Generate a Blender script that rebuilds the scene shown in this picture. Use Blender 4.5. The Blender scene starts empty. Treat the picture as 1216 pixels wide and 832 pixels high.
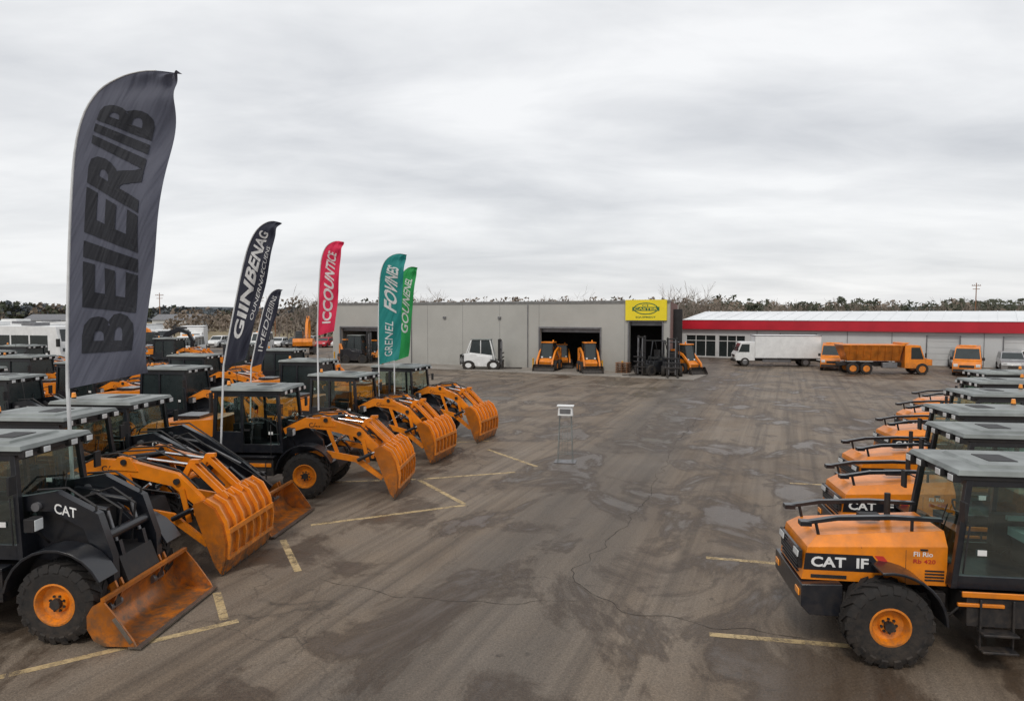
import bpy,bmesh,math,random
from mathutils import Vector,Matrix,Euler,noise
random.seed(7)
R=math.radians
scene=bpy.context.scene
scene.view_settings.view_transform='Standard'
scene.view_settings.look='None'
scene.view_settings.exposure=0
# ------------------------------------------------------------------ materials
def newmat(name):
    m=bpy.data.materials.new(name); m.use_nodes=True
    nt=m.node_tree; nt.nodes.clear()
    out=nt.nodes.new('ShaderNodeOutputMaterial')
    return m,nt,out
def noise_n(nt,vec,scale,detail=4,rough=.55,dist=0):
    n=nt.nodes.new('ShaderNodeTexNoise'); n.inputs['Scale'].default_value=scale
    n.inputs['Detail'].default_value=detail; n.inputs['Roughness'].default_value=rough
    n.inputs['Distortion'].default_value=dist
    if vec is not None: nt.links.new(vec,n.inputs['Vector'])
    return n.outputs['Fac']
def ramp(nt,fac,a,b,ca=(0,0,0,1),cb=(1,1,1,1)):
    r=nt.nodes.new('ShaderNodeValToRGB'); e=r.color_ramp.elements
    e[0].position=a; e[1].position=b; e[0].color=ca; e[1].color=cb
    nt.links.new(fac,r.inputs[0]); return r.outputs[0]
def mixc(nt,f,a,b,mode='MIX'):
    n=nt.nodes.new('ShaderNodeMix'); n.data_type='RGBA'; n.blend_type=mode
    for sock,v in ((n.inputs[0],f),(n.inputs[6],a),(n.inputs[7],b)):
        if isinstance(v,(int,float)): sock.default_value=v
        elif isinstance(v,tuple): sock.default_value=v if len(v)==4 else (*v,1)
        else: nt.links.new(v,sock)
    return n.outputs[2]
def math_n(nt,op,a,b=0.0,clamp=False):
    n=nt.nodes.new('ShaderNodeMath'); n.operation=op; n.use_clamp=clamp
    for i,v in enumerate((a,b)):
        if isinstance(v,(int,float)): n.inputs[i].default_value=v
        else: nt.links.new(v,n.inputs[i])
    return n.outputs[0]
def surf(name,col,rough=.5,metal=0,dirt=.35,var=.12,coat=0,bump=.0,scale=6,dirtcol=(.10,.075,.055)):
    m,nt,out=newmat(name)
    b=nt.nodes.new('ShaderNodeBsdfPrincipled')
    g=nt.nodes.new('ShaderNodeNewGeometry'); pos=g.outputs['Position']
    n1=noise_n(nt,pos,scale*.4,3); n2=noise_n(nt,pos,scale*1.3,6,.7)
    dark=tuple(c*(1-var*2) for c in col); lite=tuple(min(1,c*(1+var)) for c in col)
    c=mixc(nt,ramp(nt,n1,.3,.7),dark,lite)
    if dirt>0:
        sx=nt.nodes.new('ShaderNodeSeparateXYZ'); nt.links.new(pos,sx.inputs[0])
        low=math_n(nt,'SUBTRACT',1.15,sx.outputs[2],True)
        k=math_n(nt,'MULTIPLY',math_n(nt,'ADD',low,.25),ramp(nt,n2,.38,.72))
        k=math_n(nt,'MULTIPLY',k,dirt*1.4,True)
        c=mixc(nt,k,c,dirtcol)
    nt.links.new(c,b.inputs['Base Color'])
    rr=math_n(nt,'ADD',math_n(nt,'MULTIPLY',n2,.3),rough-.15,True)
    nt.links.new(rr,b.inputs['Roughness'])
    b.inputs['Metallic'].default_value=metal
    b.inputs['Coat Weight'].default_value=coat; b.inputs['Coat Roughness'].default_value=.15
    if bump>0:
        bp=nt.nodes.new('ShaderNodeBump'); bp.inputs['Strength'].default_value=bump; bp.inputs['Distance'].default_value=.02
        nt.links.new(n2,bp.inputs['Height']); nt.links.new(bp.outputs[0],b.inputs['Normal'])
    nt.links.new(b.outputs[0],out.inputs[0]); return m
ORANGE=surf('machine_orange_paint',(.80,.235,.008),.36,dirt=.55,coat=.25)
BUCK=surf('worn_bucket_paint',(.60,.18,.016),.33,metal=.35,dirt=.8,var=.2,coat=.2,bump=.2,scale=4,dirtcol=(.16,.09,.05))
YELLOW=surf('machine_yellow_paint',(.8,.42,.03),.4,dirt=.3,coat=.2)
BLACK=surf('black_paint',(.008,.010,.015),.33,dirt=.25,coat=.3)
DARK=surf('dark_frame',(.010,.010,.012),.6,dirt=.45)
RUBBER=surf('tyre_rubber',(.012,.011,.011),.8,dirt=.6,bump=.4,dirtcol=(.055,.042,.032))
WHITE=surf('white_paint',(.76,.77,.77),.4,dirt=.2,var=.05)
ROOFW=surf('cab_roof_grey',(.215,.235,.228),.45,dirt=.3,var=.22,dirtcol=(.11,.11,.1),scale=4)
GREY=surf('grey_metal',(.2,.2,.21),.45,metal=.5,dirt=.3)
STEEL=surf('worn_steel',(.32,.29,.26),.38,metal=.85,dirt=.4,bump=.15)
CHROME=surf('chrome_rod',(.75,.75,.76),.2,metal=1,dirt=0,var=.02)
SEAT=surf('seat_vinyl',(.03,.03,.032),.7,dirt=0)
SEATG=surf('seat_cover_teal',(.25,.40,.37),.7,dirt=0)
DECALW=surf('decal_white',(.75,.75,.74),.5,dirt=.1,var=.03)
DECALR=surf('decal_red',(.5,.03,.02),.5,dirt=.1)
AMBER=surf('amber_lens',(.9,.3,.01),.25,dirt=0,coat=.6)
REDL=surf('red_lens',(.5,.01,.01),.25,dirt=0,coat=.6)
LENS=surf('lamp_lens',(.7,.72,.72),.15,dirt=0,coat=.6)
CARGREY=surf('car_grey',(.12,.125,.13),.3,dirt=.2,coat=.6)
CARSILVER=surf('car_silver',(.4,.41,.42),.3,metal=.4,dirt=.2,coat=.6)
CARBLUE=surf('car_blue',(.03,.05,.11),.3,dirt=.2,coat=.6)
WOOD=surf('pallet_wood',(.25,.12,.06),.8,dirt=.2)
REDP=surf('red_cladding',(.50,.012,.028),.5,dirt=.0,var=.1,scale=1)
def glassmat(name,tint,spec=.35):
    m,nt,out=newmat(name)
    t=nt.nodes.new('ShaderNodeBsdfTransparent'); t.inputs[0].default_value=(*tint,1)
    g=nt.nodes.new('ShaderNodeBsdfGlossy'); g.inputs['Roughness'].default_value=.03; g.inputs[0].default_value=(.85,.97,.95,1)
    fr=nt.nodes.new('ShaderNodeFresnel'); fr.inputs[0].default_value=1.5
    geo=nt.nodes.new('ShaderNodeNewGeometry')
    bp=nt.nodes.new('ShaderNodeBump'); bp.inputs['Strength'].default_value=.12; bp.inputs['Distance'].default_value=.04
    nt.links.new(noise_n(nt,geo.outputs['Position'],1.8,1),bp.inputs['Height'])
    nt.links.new(bp.outputs[0],g.inputs['Normal'])
    k=math_n(nt,'ADD',math_n(nt,'MULTIPLY',fr.outputs[0],1.5),spec*.25,True)
    mx=nt.nodes.new('ShaderNodeMixShader'); nt.links.new(k,mx.inputs[0])
    nt.links.new(t.outputs[0],mx.inputs[1]); nt.links.new(g.outputs[0],mx.inputs[2])
    nt.links.new(mx.outputs[0],out.inputs[0]); return m
GLASS=glassmat('cab_glass',(.74,.86,.82),.3)
DGLASS=surf('dark_window',(.018,.026,.027),.22,dirt=0,coat=.3)
CONC=surf('concrete_panel',(.40,.395,.37),.85,dirt=.25,var=.05,scale=.8,dirtcol=(.2,.19,.17))
JOINT=surf('panel_joint',(.2,.2,.195),.8,dirt=0)
CAPM=surf('parapet_cap',(.3,.3,.3),.5,metal=.3,dirt=0)
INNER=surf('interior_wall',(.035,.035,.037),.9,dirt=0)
BROWN=surf('brick_red_side',(.2,.1,.08),.85,dirt=.1)
WWALL=surf('white_wall_cladding',(.56,.57,.57),.7,dirt=.15,var=.05,scale=.8)
WROOF=surf('white_metal_roof',(.78,.8,.82),.5,dirt=0,var=.04,scale=.5)
SIGNY=surf('sign_yellow',(.83,.66,.02),.5,dirt=0,var=.03)
SIGNG=surf('sign_green',(.03,.13,.05),.5,dirt=0)
APRON=surf('concrete_apron',(.29,.265,.235),.8,dirt=.3,var=.12,scale=.7)
# ------------------------------------------------------------------ mesh builder
def text_geo(body,bold=.015):
    cu=bpy.data.curves.new('t','FONT'); cu.body=body; cu.offset=bold; cu.resolution_u=3
    o=bpy.data.objects.new('t',cu); scene.collection.objects.link(o)
    bpy.context.view_layer.update()
    me=bpy.data.meshes.new_from_object(o.evaluated_get(bpy.context.evaluated_depsgraph_get()))
    vs=[(v.co.x,v.co.y) for v in me.vertices]; fs=[tuple(p.vertices) for p in me.polygons]
    bpy.data.objects.remove(o); bpy.data.meshes.remove(me)
    x0=min(v[0] for v in vs);x1=max(v[0] for v in vs);y0=min(v[1] for v in vs);y1=max(v[1] for v in vs)
    return [((x-x0)/(x1-x0),(y-y0)/(y1-y0)) for x,y in vs],fs
class MB:
    def __init__(s): s.v=[];s.f=[];s.m=[];s.mats=[]
    def add(s,vs,fs,mat):
        if mat not in s.mats: s.mats.append(mat)
        k=s.mats.index(mat); n=len(s.v)
        s.v+= [tuple(v) for v in vs]
        for f in fs: s.f.append(tuple(i+n for i in f)); s.m.append(k)
    def box(s,c,d,mat,rot=None,taper=(1,1)):
        vs=[]
        for z in (-1,1):
            tx,ty=(taper if z>0 else (1,1))
            for x,y in ((-1,-1),(1,-1),(1,1),(-1,1)):
                v=Vector((x*d[0]/2*tx,y*d[1]/2*ty,z*d[2]/2))
                if rot: v=Euler(rot).to_matrix()@v
                vs.append(v+Vector(c))
        s.add(vs,[(0,3,2,1),(4,5,6,7),(0,1,5,4),(1,2,6,5),(2,3,7,6),(3,0,4,7)],mat)
    def prism(s,poly,y0,y1,mat,inset=0):
        n=len(poly)
        vs=[(x,y0,z) for x,z in poly]+[(x,y1,z) for x,z in poly]
        fs=[tuple(range(n)),tuple(range(2*n-1,n-1,-1))]+[(i,i+n,(i+1)%n+n,(i+1)%n) for i in range(n)]
        s.add(vs,fs,mat)
    def hexa(s,b,t,mat):
        s.add(list(b)+list(t),[(0,3,2,1),(4,5,6,7),(0,1,5,4),(1,2,6,5),(2,3,7,6),(3,0,4,7)],mat)
    def band(s,o,i,y0,y1,mat):
        n=len(o); vs=[]
        for k in range(n): vs+=[(o[k][0],y0,o[k][1]),(o[k][0],y1,o[k][1]),(i[k][0],y1,i[k][1]),(i[k][0],y0,i[k][1])]
        fs=[(0,1,2,3),(4*n-1,4*n-2,4*n-3,4*n-4)]
        for k in range(n-1):
            a=4*k;b=a+4
            for j in range(4): fs.append((a+j,b+j,b+(j+1)%4,a+(j+1)%4))
        s.add(vs,fs,mat)
    def cyl(s,p0,p1,r0,mat,r1=None,n=12):
        p0=Vector(p0);p1=Vector(p1); r1=r0 if r1 is None else r1
        q=(p1-p0).to_track_quat('Z','Y'); vs=[]
        for p,r in((p0,r0),(p1,r1)):
            for k in range(n):
                a=2*math.pi*k/n; vs.append(p+q@Vector((r*math.cos(a),r*math.sin(a),0)))
        s.add(vs,[tuple(range(n-1,-1,-1)),tuple(range(n,2*n))]+[(k,(k+1)%n,(k+1)%n+n,k+n) for k in range(n)],mat)
    def tube(s,pts,r,mat,n=6):
        for a,b in zip(pts[:-1],pts[1:]): s.cyl(a,b,r,mat,n=n)
    def sweep(s,pts,hs,y0,y1,mat):
        o=[];i=[]
        for k,(x,z) in enumerate(pts):
            a=pts[max(k-1,0)];b=pts[min(k+1,len(pts)-1)]
            d=Vector((b[0]-a[0],b[1]-a[1])).normalized(); nrm=Vector((-d.y,d.x)); h=hs[k] if isinstance(hs,(list,tuple)) else hs
            o.append((x+nrm.x*h/2,z+nrm.y*h/2)); i.append((x-nrm.x*h/2,z-nrm.y*h/2))
        s.band(o,i,y0,y1,mat)
    def lathe(s,prof,mat,n=32,c=(0,0,0)):
        vs=[];m=len(prof)
        for k in range(n):
            a=2*math.pi*k/n
            for y,r in prof: vs.append((c[0]+r*math.cos(a),c[1]+y,c[2]+r*math.sin(a)))
        fs=[(k*m+j,k*m+j+1,((k+1)%n)*m+j+1,((k+1)%n)*m+j) for k in range(n) for j in range(m-1)]
        s.add(vs,fs,mat)
    def quad(s,a,b,c,d,mat): s.add([a,b,c,d],[(0,1,2,3)],mat)
    def text(s,body,org,ex,ez,mat,bold=.015):
        vs,fs=text_geo(body,bold); o=Vector(org);ex=Vector(ex);ez=Vector(ez)
        s.add([o+ex*x+ez*y for x,y in vs],fs,mat)
    def mesh(s,name,recalc=True,ang=35):
        me=bpy.data.meshes.new(name); me.from_pydata(s.v,[],s.f)
        for m in s.mats: me.materials.append(m)
        me.polygons.foreach_set('material_index',s.m)
        if recalc:
            bm=bmesh.new(); bm.from_mesh(me); bmesh.ops.recalc_face_normals(bm,faces=bm.faces); bm.to_mesh(me); bm.free()
        me.polygons.foreach_set('use_smooth',[True]*len(me.polygons))
        me.set_sharp_from_angle(angle=R(ang)); me.update()
        return me
def link(o,parent=None):
    scene.collection.objects.link(o)
    if parent: o.parent=parent
    return o
def single(name,mb,bevel=0,loc=(0,0,0),rz=0,recalc=True,parent=None):
    o=bpy.data.objects.new(name,mb.mesh(name,recalc)); o.location=loc; o.rotation_euler=(0,0,rz)
    link(o,parent)
    if bevel: bev(o,bevel)
    return o
def bev(o,w):
    m=o.modifiers.new('bevel','BEVEL'); m.width=w; m.segments=2; m.limit_method='ANGLE'; m.angle_limit=R(40)
def place(name,parts,loc,rz,scale=1):
    e=bpy.data.objects.new(name,None); e.location=loc; e.rotation_euler=(0,0,rz); e.scale=(scale,)*3 if not isinstance(scale,tuple) else scale
    e.empty_display_size=.3; link(e)
    for p in parts:
        nm,me,bw=p[0],p[1],p[2]; l=p[3] if len(p)>3 else (0,0,0)
        o=bpy.data.objects.new(nm,me); o.location=l
        if len(p)>4: o.rotation_euler=p[4]
        link(o,e)
        if bw: bev(o,bw)
    return e
# ------------------------------------------------------------------ wheels
def wheel_mesh(Rr=.63,W=.42,rim=ORANGE,lugs=20,hub=DARK,rr=.55):
    b=MB(); h=W/2; q=Rr*rr
    b.lathe([(-h*.95,q),(-h*1.02,Rr*.72),(-h*.98,Rr*.86),(-h*.8,Rr*.94),(h*.8,Rr*.94),(h*.98,Rr*.86),(h*1.02,Rr*.72),(h*.95,q)],RUBBER,40)
    for sgn in(-1,1):
        for k in range(lugs):
            a=2*math.pi*(k+(.5 if sgn>0 else 0))/lugs; da=2*math.pi/lugs*.27; sk=2*math.pi/lugs*.9
            def P(r,aa,y): return (r*math.cos(aa),y,r*math.sin(aa))
            y0=-.02*sgn; y1=h*.86*sgn; y2=h*1.06*sgn
            b.hexa([P(Rr*.92,a-da,y0),P(Rr*.92,a+da,y0),P(Rr*.92,a+da+sk,y1),P(Rr*.92,a-da+sk,y1)],
                   [P(Rr,a-da,y0),P(Rr,a+da,y0),P(Rr*.985,a+da+sk,y1),P(Rr*.985,a-da+sk,y1)],RUBBER)
            b.hexa([P(Rr*.92,a-da+sk,y1),P(Rr*.92,a+da+sk,y1),P(Rr*.76,a+da+sk,y2*.95),P(Rr*.76,a-da+sk,y2*.95)],
                   [P(Rr*.985,a-da+sk,y1),P(Rr*.985,a+da+sk,y1),P(Rr*.8,a+da+sk,y2),P(Rr*.8,a-da+sk,y2)],RUBBER)
        y=sgn
        b.lathe([(y*h*.97,q+.012),(y*h*.99,q-.015),(y*h*.85,q-.03),(y*h*.5,q-.06),(y*h*.42,q*.5),(y*h*.62,q*.44),(y*h*.62,.0001)],rim,32)
        b.cyl((0,y*h*.6,0),(0,y*h*.95,0),q*.26,hub,n=16)
        for k in range(8):
            a=2*math.pi*k/8; b.cyl((q*.37*math.cos(a),y*h*.6,q*.37*math.sin(a)),(q*.37*math.cos(a),y*h*.72,q*.37*math.sin(a)),.02,hub,n=6)
    return b.mesh('wheel')
WH=wheel_mesh(rr=.5)
# ------------------------------------------------------------------ cab
def cab(x0,x1,w,z0,z1,slant=.14,pil=BLACK,roof=ROOFW,seat=SEAT,low=.38,GL=GLASS):
    b=MB(); g=MB()
    hw=w/2; tw=hw-.07
    def C(ix,iy,t):  # ix 0 rear..1 front
        bx=x0+(x1-x0)*ix; tx=(x0+.06)+(x1-slant-x0-.06)*ix
        return Vector((bx+(tx-bx)*t,iy*(hw+(tw-hw)*t),z0+(z1-z0)*t))
    tl=low/(z1-z0)
    def post(ix,iy,t0,t1,s=.085):
        p=C(ix,iy,t0);q=C(ix,iy,t1);h=s/2
        o=[Vector(v) for v in((-h,-h,0),(h,-h,0),(h,h,0),(-h,h,0))]
        b.hexa([p+k for k in o],[q+k for k in o],pil)
    for iy in(-1,1):
        for ix in(0,.42,1): post(ix,iy,0,1,.085 if ix!=.42 else .07)
    for iy in(-1,1):
        p=[C(0,iy,.0),C(.42,iy,.0),C(.42,iy,tl*1.5),C(0,iy,tl*1.5)]
        n=Vector((0,iy*.025,0)); b.hexa([k-n for k in p],[k+n for k in p],pil)
        p=[C(.42,iy,.0),C(1,iy,.0),C(1,iy,tl*.6),C(.42,iy,tl*.6)]
        b.hexa([k-n for k in p],[k+n for k in p],pil)
        g.quad(C(.02,iy*.985,tl*1.5),C(.42,iy*.985,tl*1.5),C(.42,iy*.985,.97),C(.02,iy*.985,.97),GL)
        g.quad(C(.42,iy*.985,tl*.6),C(.98,iy*.985,tl*.6),C(.98,iy*.985,.97),C(.42,iy*.985,.97),GL)
        b.hexa([C(0,iy,.94)+Vector((0,-.03,0)),C(1,iy,.94)+Vector((0,-.03,0)),C(1,iy,.94)+Vector((0,.03,0)),C(0,iy,.94)+Vector((0,.03,0))],
               [C(0,iy,1)+Vector((0,-.03,0)),C(1,iy,1)+Vector((0,-.03,0)),C(1,iy,1)+Vector((0,.03,0)),C(0,iy,1)+Vector((0,.03,0))],pil)
        pz=C(.5,iy,.38); b.box(pz+Vector((0,iy*.05,0)),(.16,.03,.05),DARK)
        b.tube([C(.97,iy,.15)+Vector((0,iy*.09,0)),C(.97,iy,.6)+Vector((0,iy*.09,0))],.013,DARK)
        m=C(1,iy,.78); b.tube([m,m+Vector((.12,iy*.22,.05))],.012,DARK); b.box(m+Vector((.13,iy*.24,-.06)),(.04,.15,.28),DARK)
        st=C(.85,iy,.33)+Vector((0,iy*.012,0)); g.box(st,(.12,.006,.08),DECALW)
    for ix in(0,1):
        p=[C(ix,-1,0),C(ix,1,0),C(ix,1,tl),C(ix,-1,tl)]; n=Vector((.025,0,0))
        b.hexa([k-n for k in p],[k+n for k in p],pil)
        p=[C(ix,-1,.94),C(ix,1,.94),C(ix,1,1),C(ix,-1,1)]
        b.hexa([k-n for k in p],[k+n for k in p],pil)
        g.quad(C(ix,-1,tl),C(ix,1,tl),C(ix,1,.95),C(ix,-1,.95),GL)
    b.tube([C(1,.1,tl)+Vector((.03,0,0)),C(1,.45,.7)+Vector((.03,0,0))],.01,DARK)
    b.box(((x0+x1)/2,0,z0+.02),(x1-x0,w-.05,.06),pil)
    xa=x0-.05; xb=x1-slant+.16
    cx=(xa+xb)/2
    b.box((cx,0,z1+.035),(xb-xa,w-.02,.07),DARK)
    b.box((cx,0,z1+.105),(xb-xa+.06,w+.06,.07),roof,taper=(.97,.96))
    b.box((cx-.1,0,z1+.155),(xb-xa-.5,w-.45,.04),roof,taper=(.94,.93))
    b.box((cx+.25,0,z1+.16),(.4,.5,.05),DARK)
    for sy in(-.55,-.25,.25,.55):
        b.box((xb+.02,sy*w*.8,z1+.02),(.1,.17,.12),DARK); b.box((xb+.075,sy*w*.8,z1+.02),(.012,.14,.09),LENS)
    b.cyl((x0+.3,-.45,z1+.13),(x0+.3,-.45,z1+.2),.05,DARK); b.cyl((x0+.3,-.45,z1+.2),(x0+.3,-.45,z1+.31),.055,AMBER,r1=.04)
    b.cyl((x0+.1,.5,z1+.13),(x0+.02,.5,z1+.75),.008,DARK,n=5)
    sx=x0+.65
    b.box((sx,0,z0+.3),(.45,.5,.4),DARK); b.box((sx+.02,0,z0+.55),(.52,.52,.13),seat)
    b.box((sx-.27,0,z0+.92),(.13,.5,.68),seat,rot=(0,-.12,0),taper=(.8,.85)); b.box((sx-.33,0,z0+1.32),(.1,.28,.18),seat)
    for sy in(-.33,.33): b.box((sx+.05,sy,z0+.72),(.42,.08,.07),seat)
    b.box((sx+.1,-.48,z0+.5),(.6,.16,.5),DARK)
    cxx=x1-.42; b.tube([(cxx+.2,0,z0+.1),(cxx,0,z0+.85)],.045,DARK,8)
    ring=[(cxx+.07*math.sin(a)-.02,.19*math.cos(a),z0+.9+.16*math.sin(a)) for a in [2*math.pi*k/14 for k in range(15)]]
    b.tube(ring,.016,DARK)
    b.box((cxx+.2,0,z0+.75),(.15,.4,.2),DARK)
    return b.mesh('cab'),g.mesh('glass',False)
# ------------------------------------------------------------------ left loaders
def arc(cx,cz,r,a0,a1,n=9): return [(cx+r*math.cos(R(a0+(a1-a0)*k/n)),cz+r*math.sin(R(a0+(a1-a0)*k/n))) for k in range(n+1)]
def loader_base():
    b=MB(); XR=-2.95
    b.prism([(-4.5,.6),(.55,.5),(.75,.75),(.6,1.15),(-.5,1.2),(-4.6,1.15)],-.42,.42,DARK)
    b.cyl((0,-.8,.63),(0,.8,.63),.17,DARK); b.cyl((XR,-.8,.63),(XR,.8,.63),.17,DARK)
    for s in(-1,1):
        b.box((-1.5,s*.72,.85),(1.2,.5,.5),DARK); b.box((-1.5,s*.93,1.12),(1.3,.2,.05),BLACK)
        b.box((-1.5,s*.985,.9),(1.1,.02,.1),ORANGE)
        for z in(.42,.72): b.box((-1.35,s*1.0,z),(.5,.2,.035),GREY)
        for x in(-1.6,-1.1): b.box((x,s*.98,.7),(.03,.04,.65),DARK)
        for cx in(0,XR):
            b.band(arc(cx,.66,.82,25,170,10),arc(cx,.66,.78,25,170,10),s*.66,s*1.1,BLACK)
        b.tube([(-.95,s*.98,1.15),(-.95,s*.98,2.0)],.015,DARK)
    for s in(-1,1):
        b.prism([(-.75,1.1),(.35,1.0),(.3,1.5),(-.25,2.0),(-.7,2.05)],s*.36,s*.46,BLACK)
    b.box((-.2,0,1.5),(.5,.7,.55),DARK)
    for s in(-1,1):
        b.tube([(-.45,s*.55,1.4),(-.45,s*.9,1.75)],.02,DARK); b.box((-.42,s*.9,1.8),(.16,.2,.2),DARK); b.box((-.335,s*.9,1.8),(.01,.17,.17),LENS)
    b.prism([(-5.0,.75),(-4.3,.6),(-4.3,1.3),(-5.0,1.3)],-.95,.95,BLACK)
    return b.mesh('chassis')
def loader_hood(col=ORANGE):
    b=MB()
    b.prism([(-4.95,1.18),(-2.6,1.12),(-2.55,2.1),(-4.55,1.95),(-4.9,1.7)],-.72,.72,col)
    b.box((-3.6,0,2.08),(.7,.8,.1),BLACK); b.cyl((-3.3,.35,2.1),(-3.3,.35,2.7),.055,DARK)
    for s in(-1,1):
        b.box((-4.2,s*.725,1.6),(.75,.02,.45),DARK)
        for k in range(6): b.box((-4.2,s*.74,1.42+k*.07),(.7,.03,.025),BLACK)
        b.box((-3.15,s*.722,1.45),(.9,.012,.32),BLACK)
        ex=(.42,0,0) if s<0 else (-.42,0,0)
        b.text('CAT',(-3.42 if s<0 else -2.98,s*.7305,1.36),ex,(0,0,.18),DECALW)
        b.box((-4.97,s*.6,1.5),(.03,.2,.14),REDL)
    for k in range(7): b.box((-4.93,0,1.3+k*.06),(.04,.9,.025),BLACK)
    return b.mesh('engine_hood')
def arms_bucket(reach,col):
    b=MB()
    px,pz=reach-.72,.45
    for s in(-1,1):
        b.sweep([(-.95,2.02),(-.3,2.08),(.3,1.78),((.35+px)/2+.05,1.2),(px,pz)],[.2,.32,.34,.27,.18],s*.5,s*.64,col)
        b.cyl((-.55,s*.48,2.0),(-.55,s*.7,2.0),.07,GREY); b.cyl((px,s*.42,pz),(px,s*.7,pz),.07,GREY)
        b.cyl((-.4,s*.42,1.0),(.1,s*.42,1.25),.075,BLACK); b.cyl((.1,s*.42,1.25),(.45,s*.42,1.5),.035,CHROME)
        b.cyl((-.35,s*.3,1.95),(.35,s*.3,1.85),.055,BLACK); b.cyl((.35,s*.3,1.85),(.35+(px-.35)*.6,s*.3,1.35),.028,GREY)
        b.sweep([(.35+(px-.35)*.6,1.37),(px+.05,.78)],.12,s*.26,s*.34,col)
        b.tube([(-.6,s*.57,2.24),(-.1,s*.57,2.28),(.35,s*.57,2.0),(px-.2,s*.57,1.0)],.018,DARK)
        b.tube([(-.5,s*.2,1.9),(.1,s*.2,2.1),(.5,s*.18,1.85),(px-.2,s*.2,1.05)],.018,DARK)
    b.cyl((.45,-.55,1.5),(.45,.55,1.5),.08,col); b.cyl((px-.3,-.55,.9),(px-.3,.55,.9),.07,col)
    x=reach
    o=[(x,.05),(x-.5,.04),(x-.66,.12),(x-.76,.3),(x-.76,.5),(x-.68,.64),(x-.5,.74)]
    i=[(x,.065),(x-.49,.075),(x-.63,.15),(x-.725,.31),(x-.725,.49),(x-.655,.61),(x-.48,.71)]
    b.band(o,i,-1.1,1.1,BUCK)
    for s in(-1,1):
        b.prism([(x+.0,.06),(x-.5,.05),(x-.66,.13),(x-.755,.3),(x-.755,.5),(x-.675,.635),(x-.5,.735),(x-.3,.5),(x-.05,.16)],s*1.1,s*1.13,BUCK)
        b.box((x-.2,s*1.135,.3),(.45,.012,.06),STEEL,rot=(0,.95,0))
    b.box((x-.02,0,.045),(.2,2.28,.03),STEEL)
    b.box((x-.5,0,.75),(.07,2.24,.05),BUCK)
    for s in(-.58,.58):
        for q in(-.09,.05): b.prism([(x-.74,.3),(x-.86,.4),(x-.86,.7),(x-.62,.86),(x-.56,.72)],s+q,s+q+.04,BUCK)
    for s in(-1,1): b.text('CAT',((-.28 if s<0 else .12),s*.644,1.9),((.36,0,-.08) if s<0 else(-.36,0,.08)),(0,0,.16),DECALW)
    return b.mesh('loader_arms_and_bucket')
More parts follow.
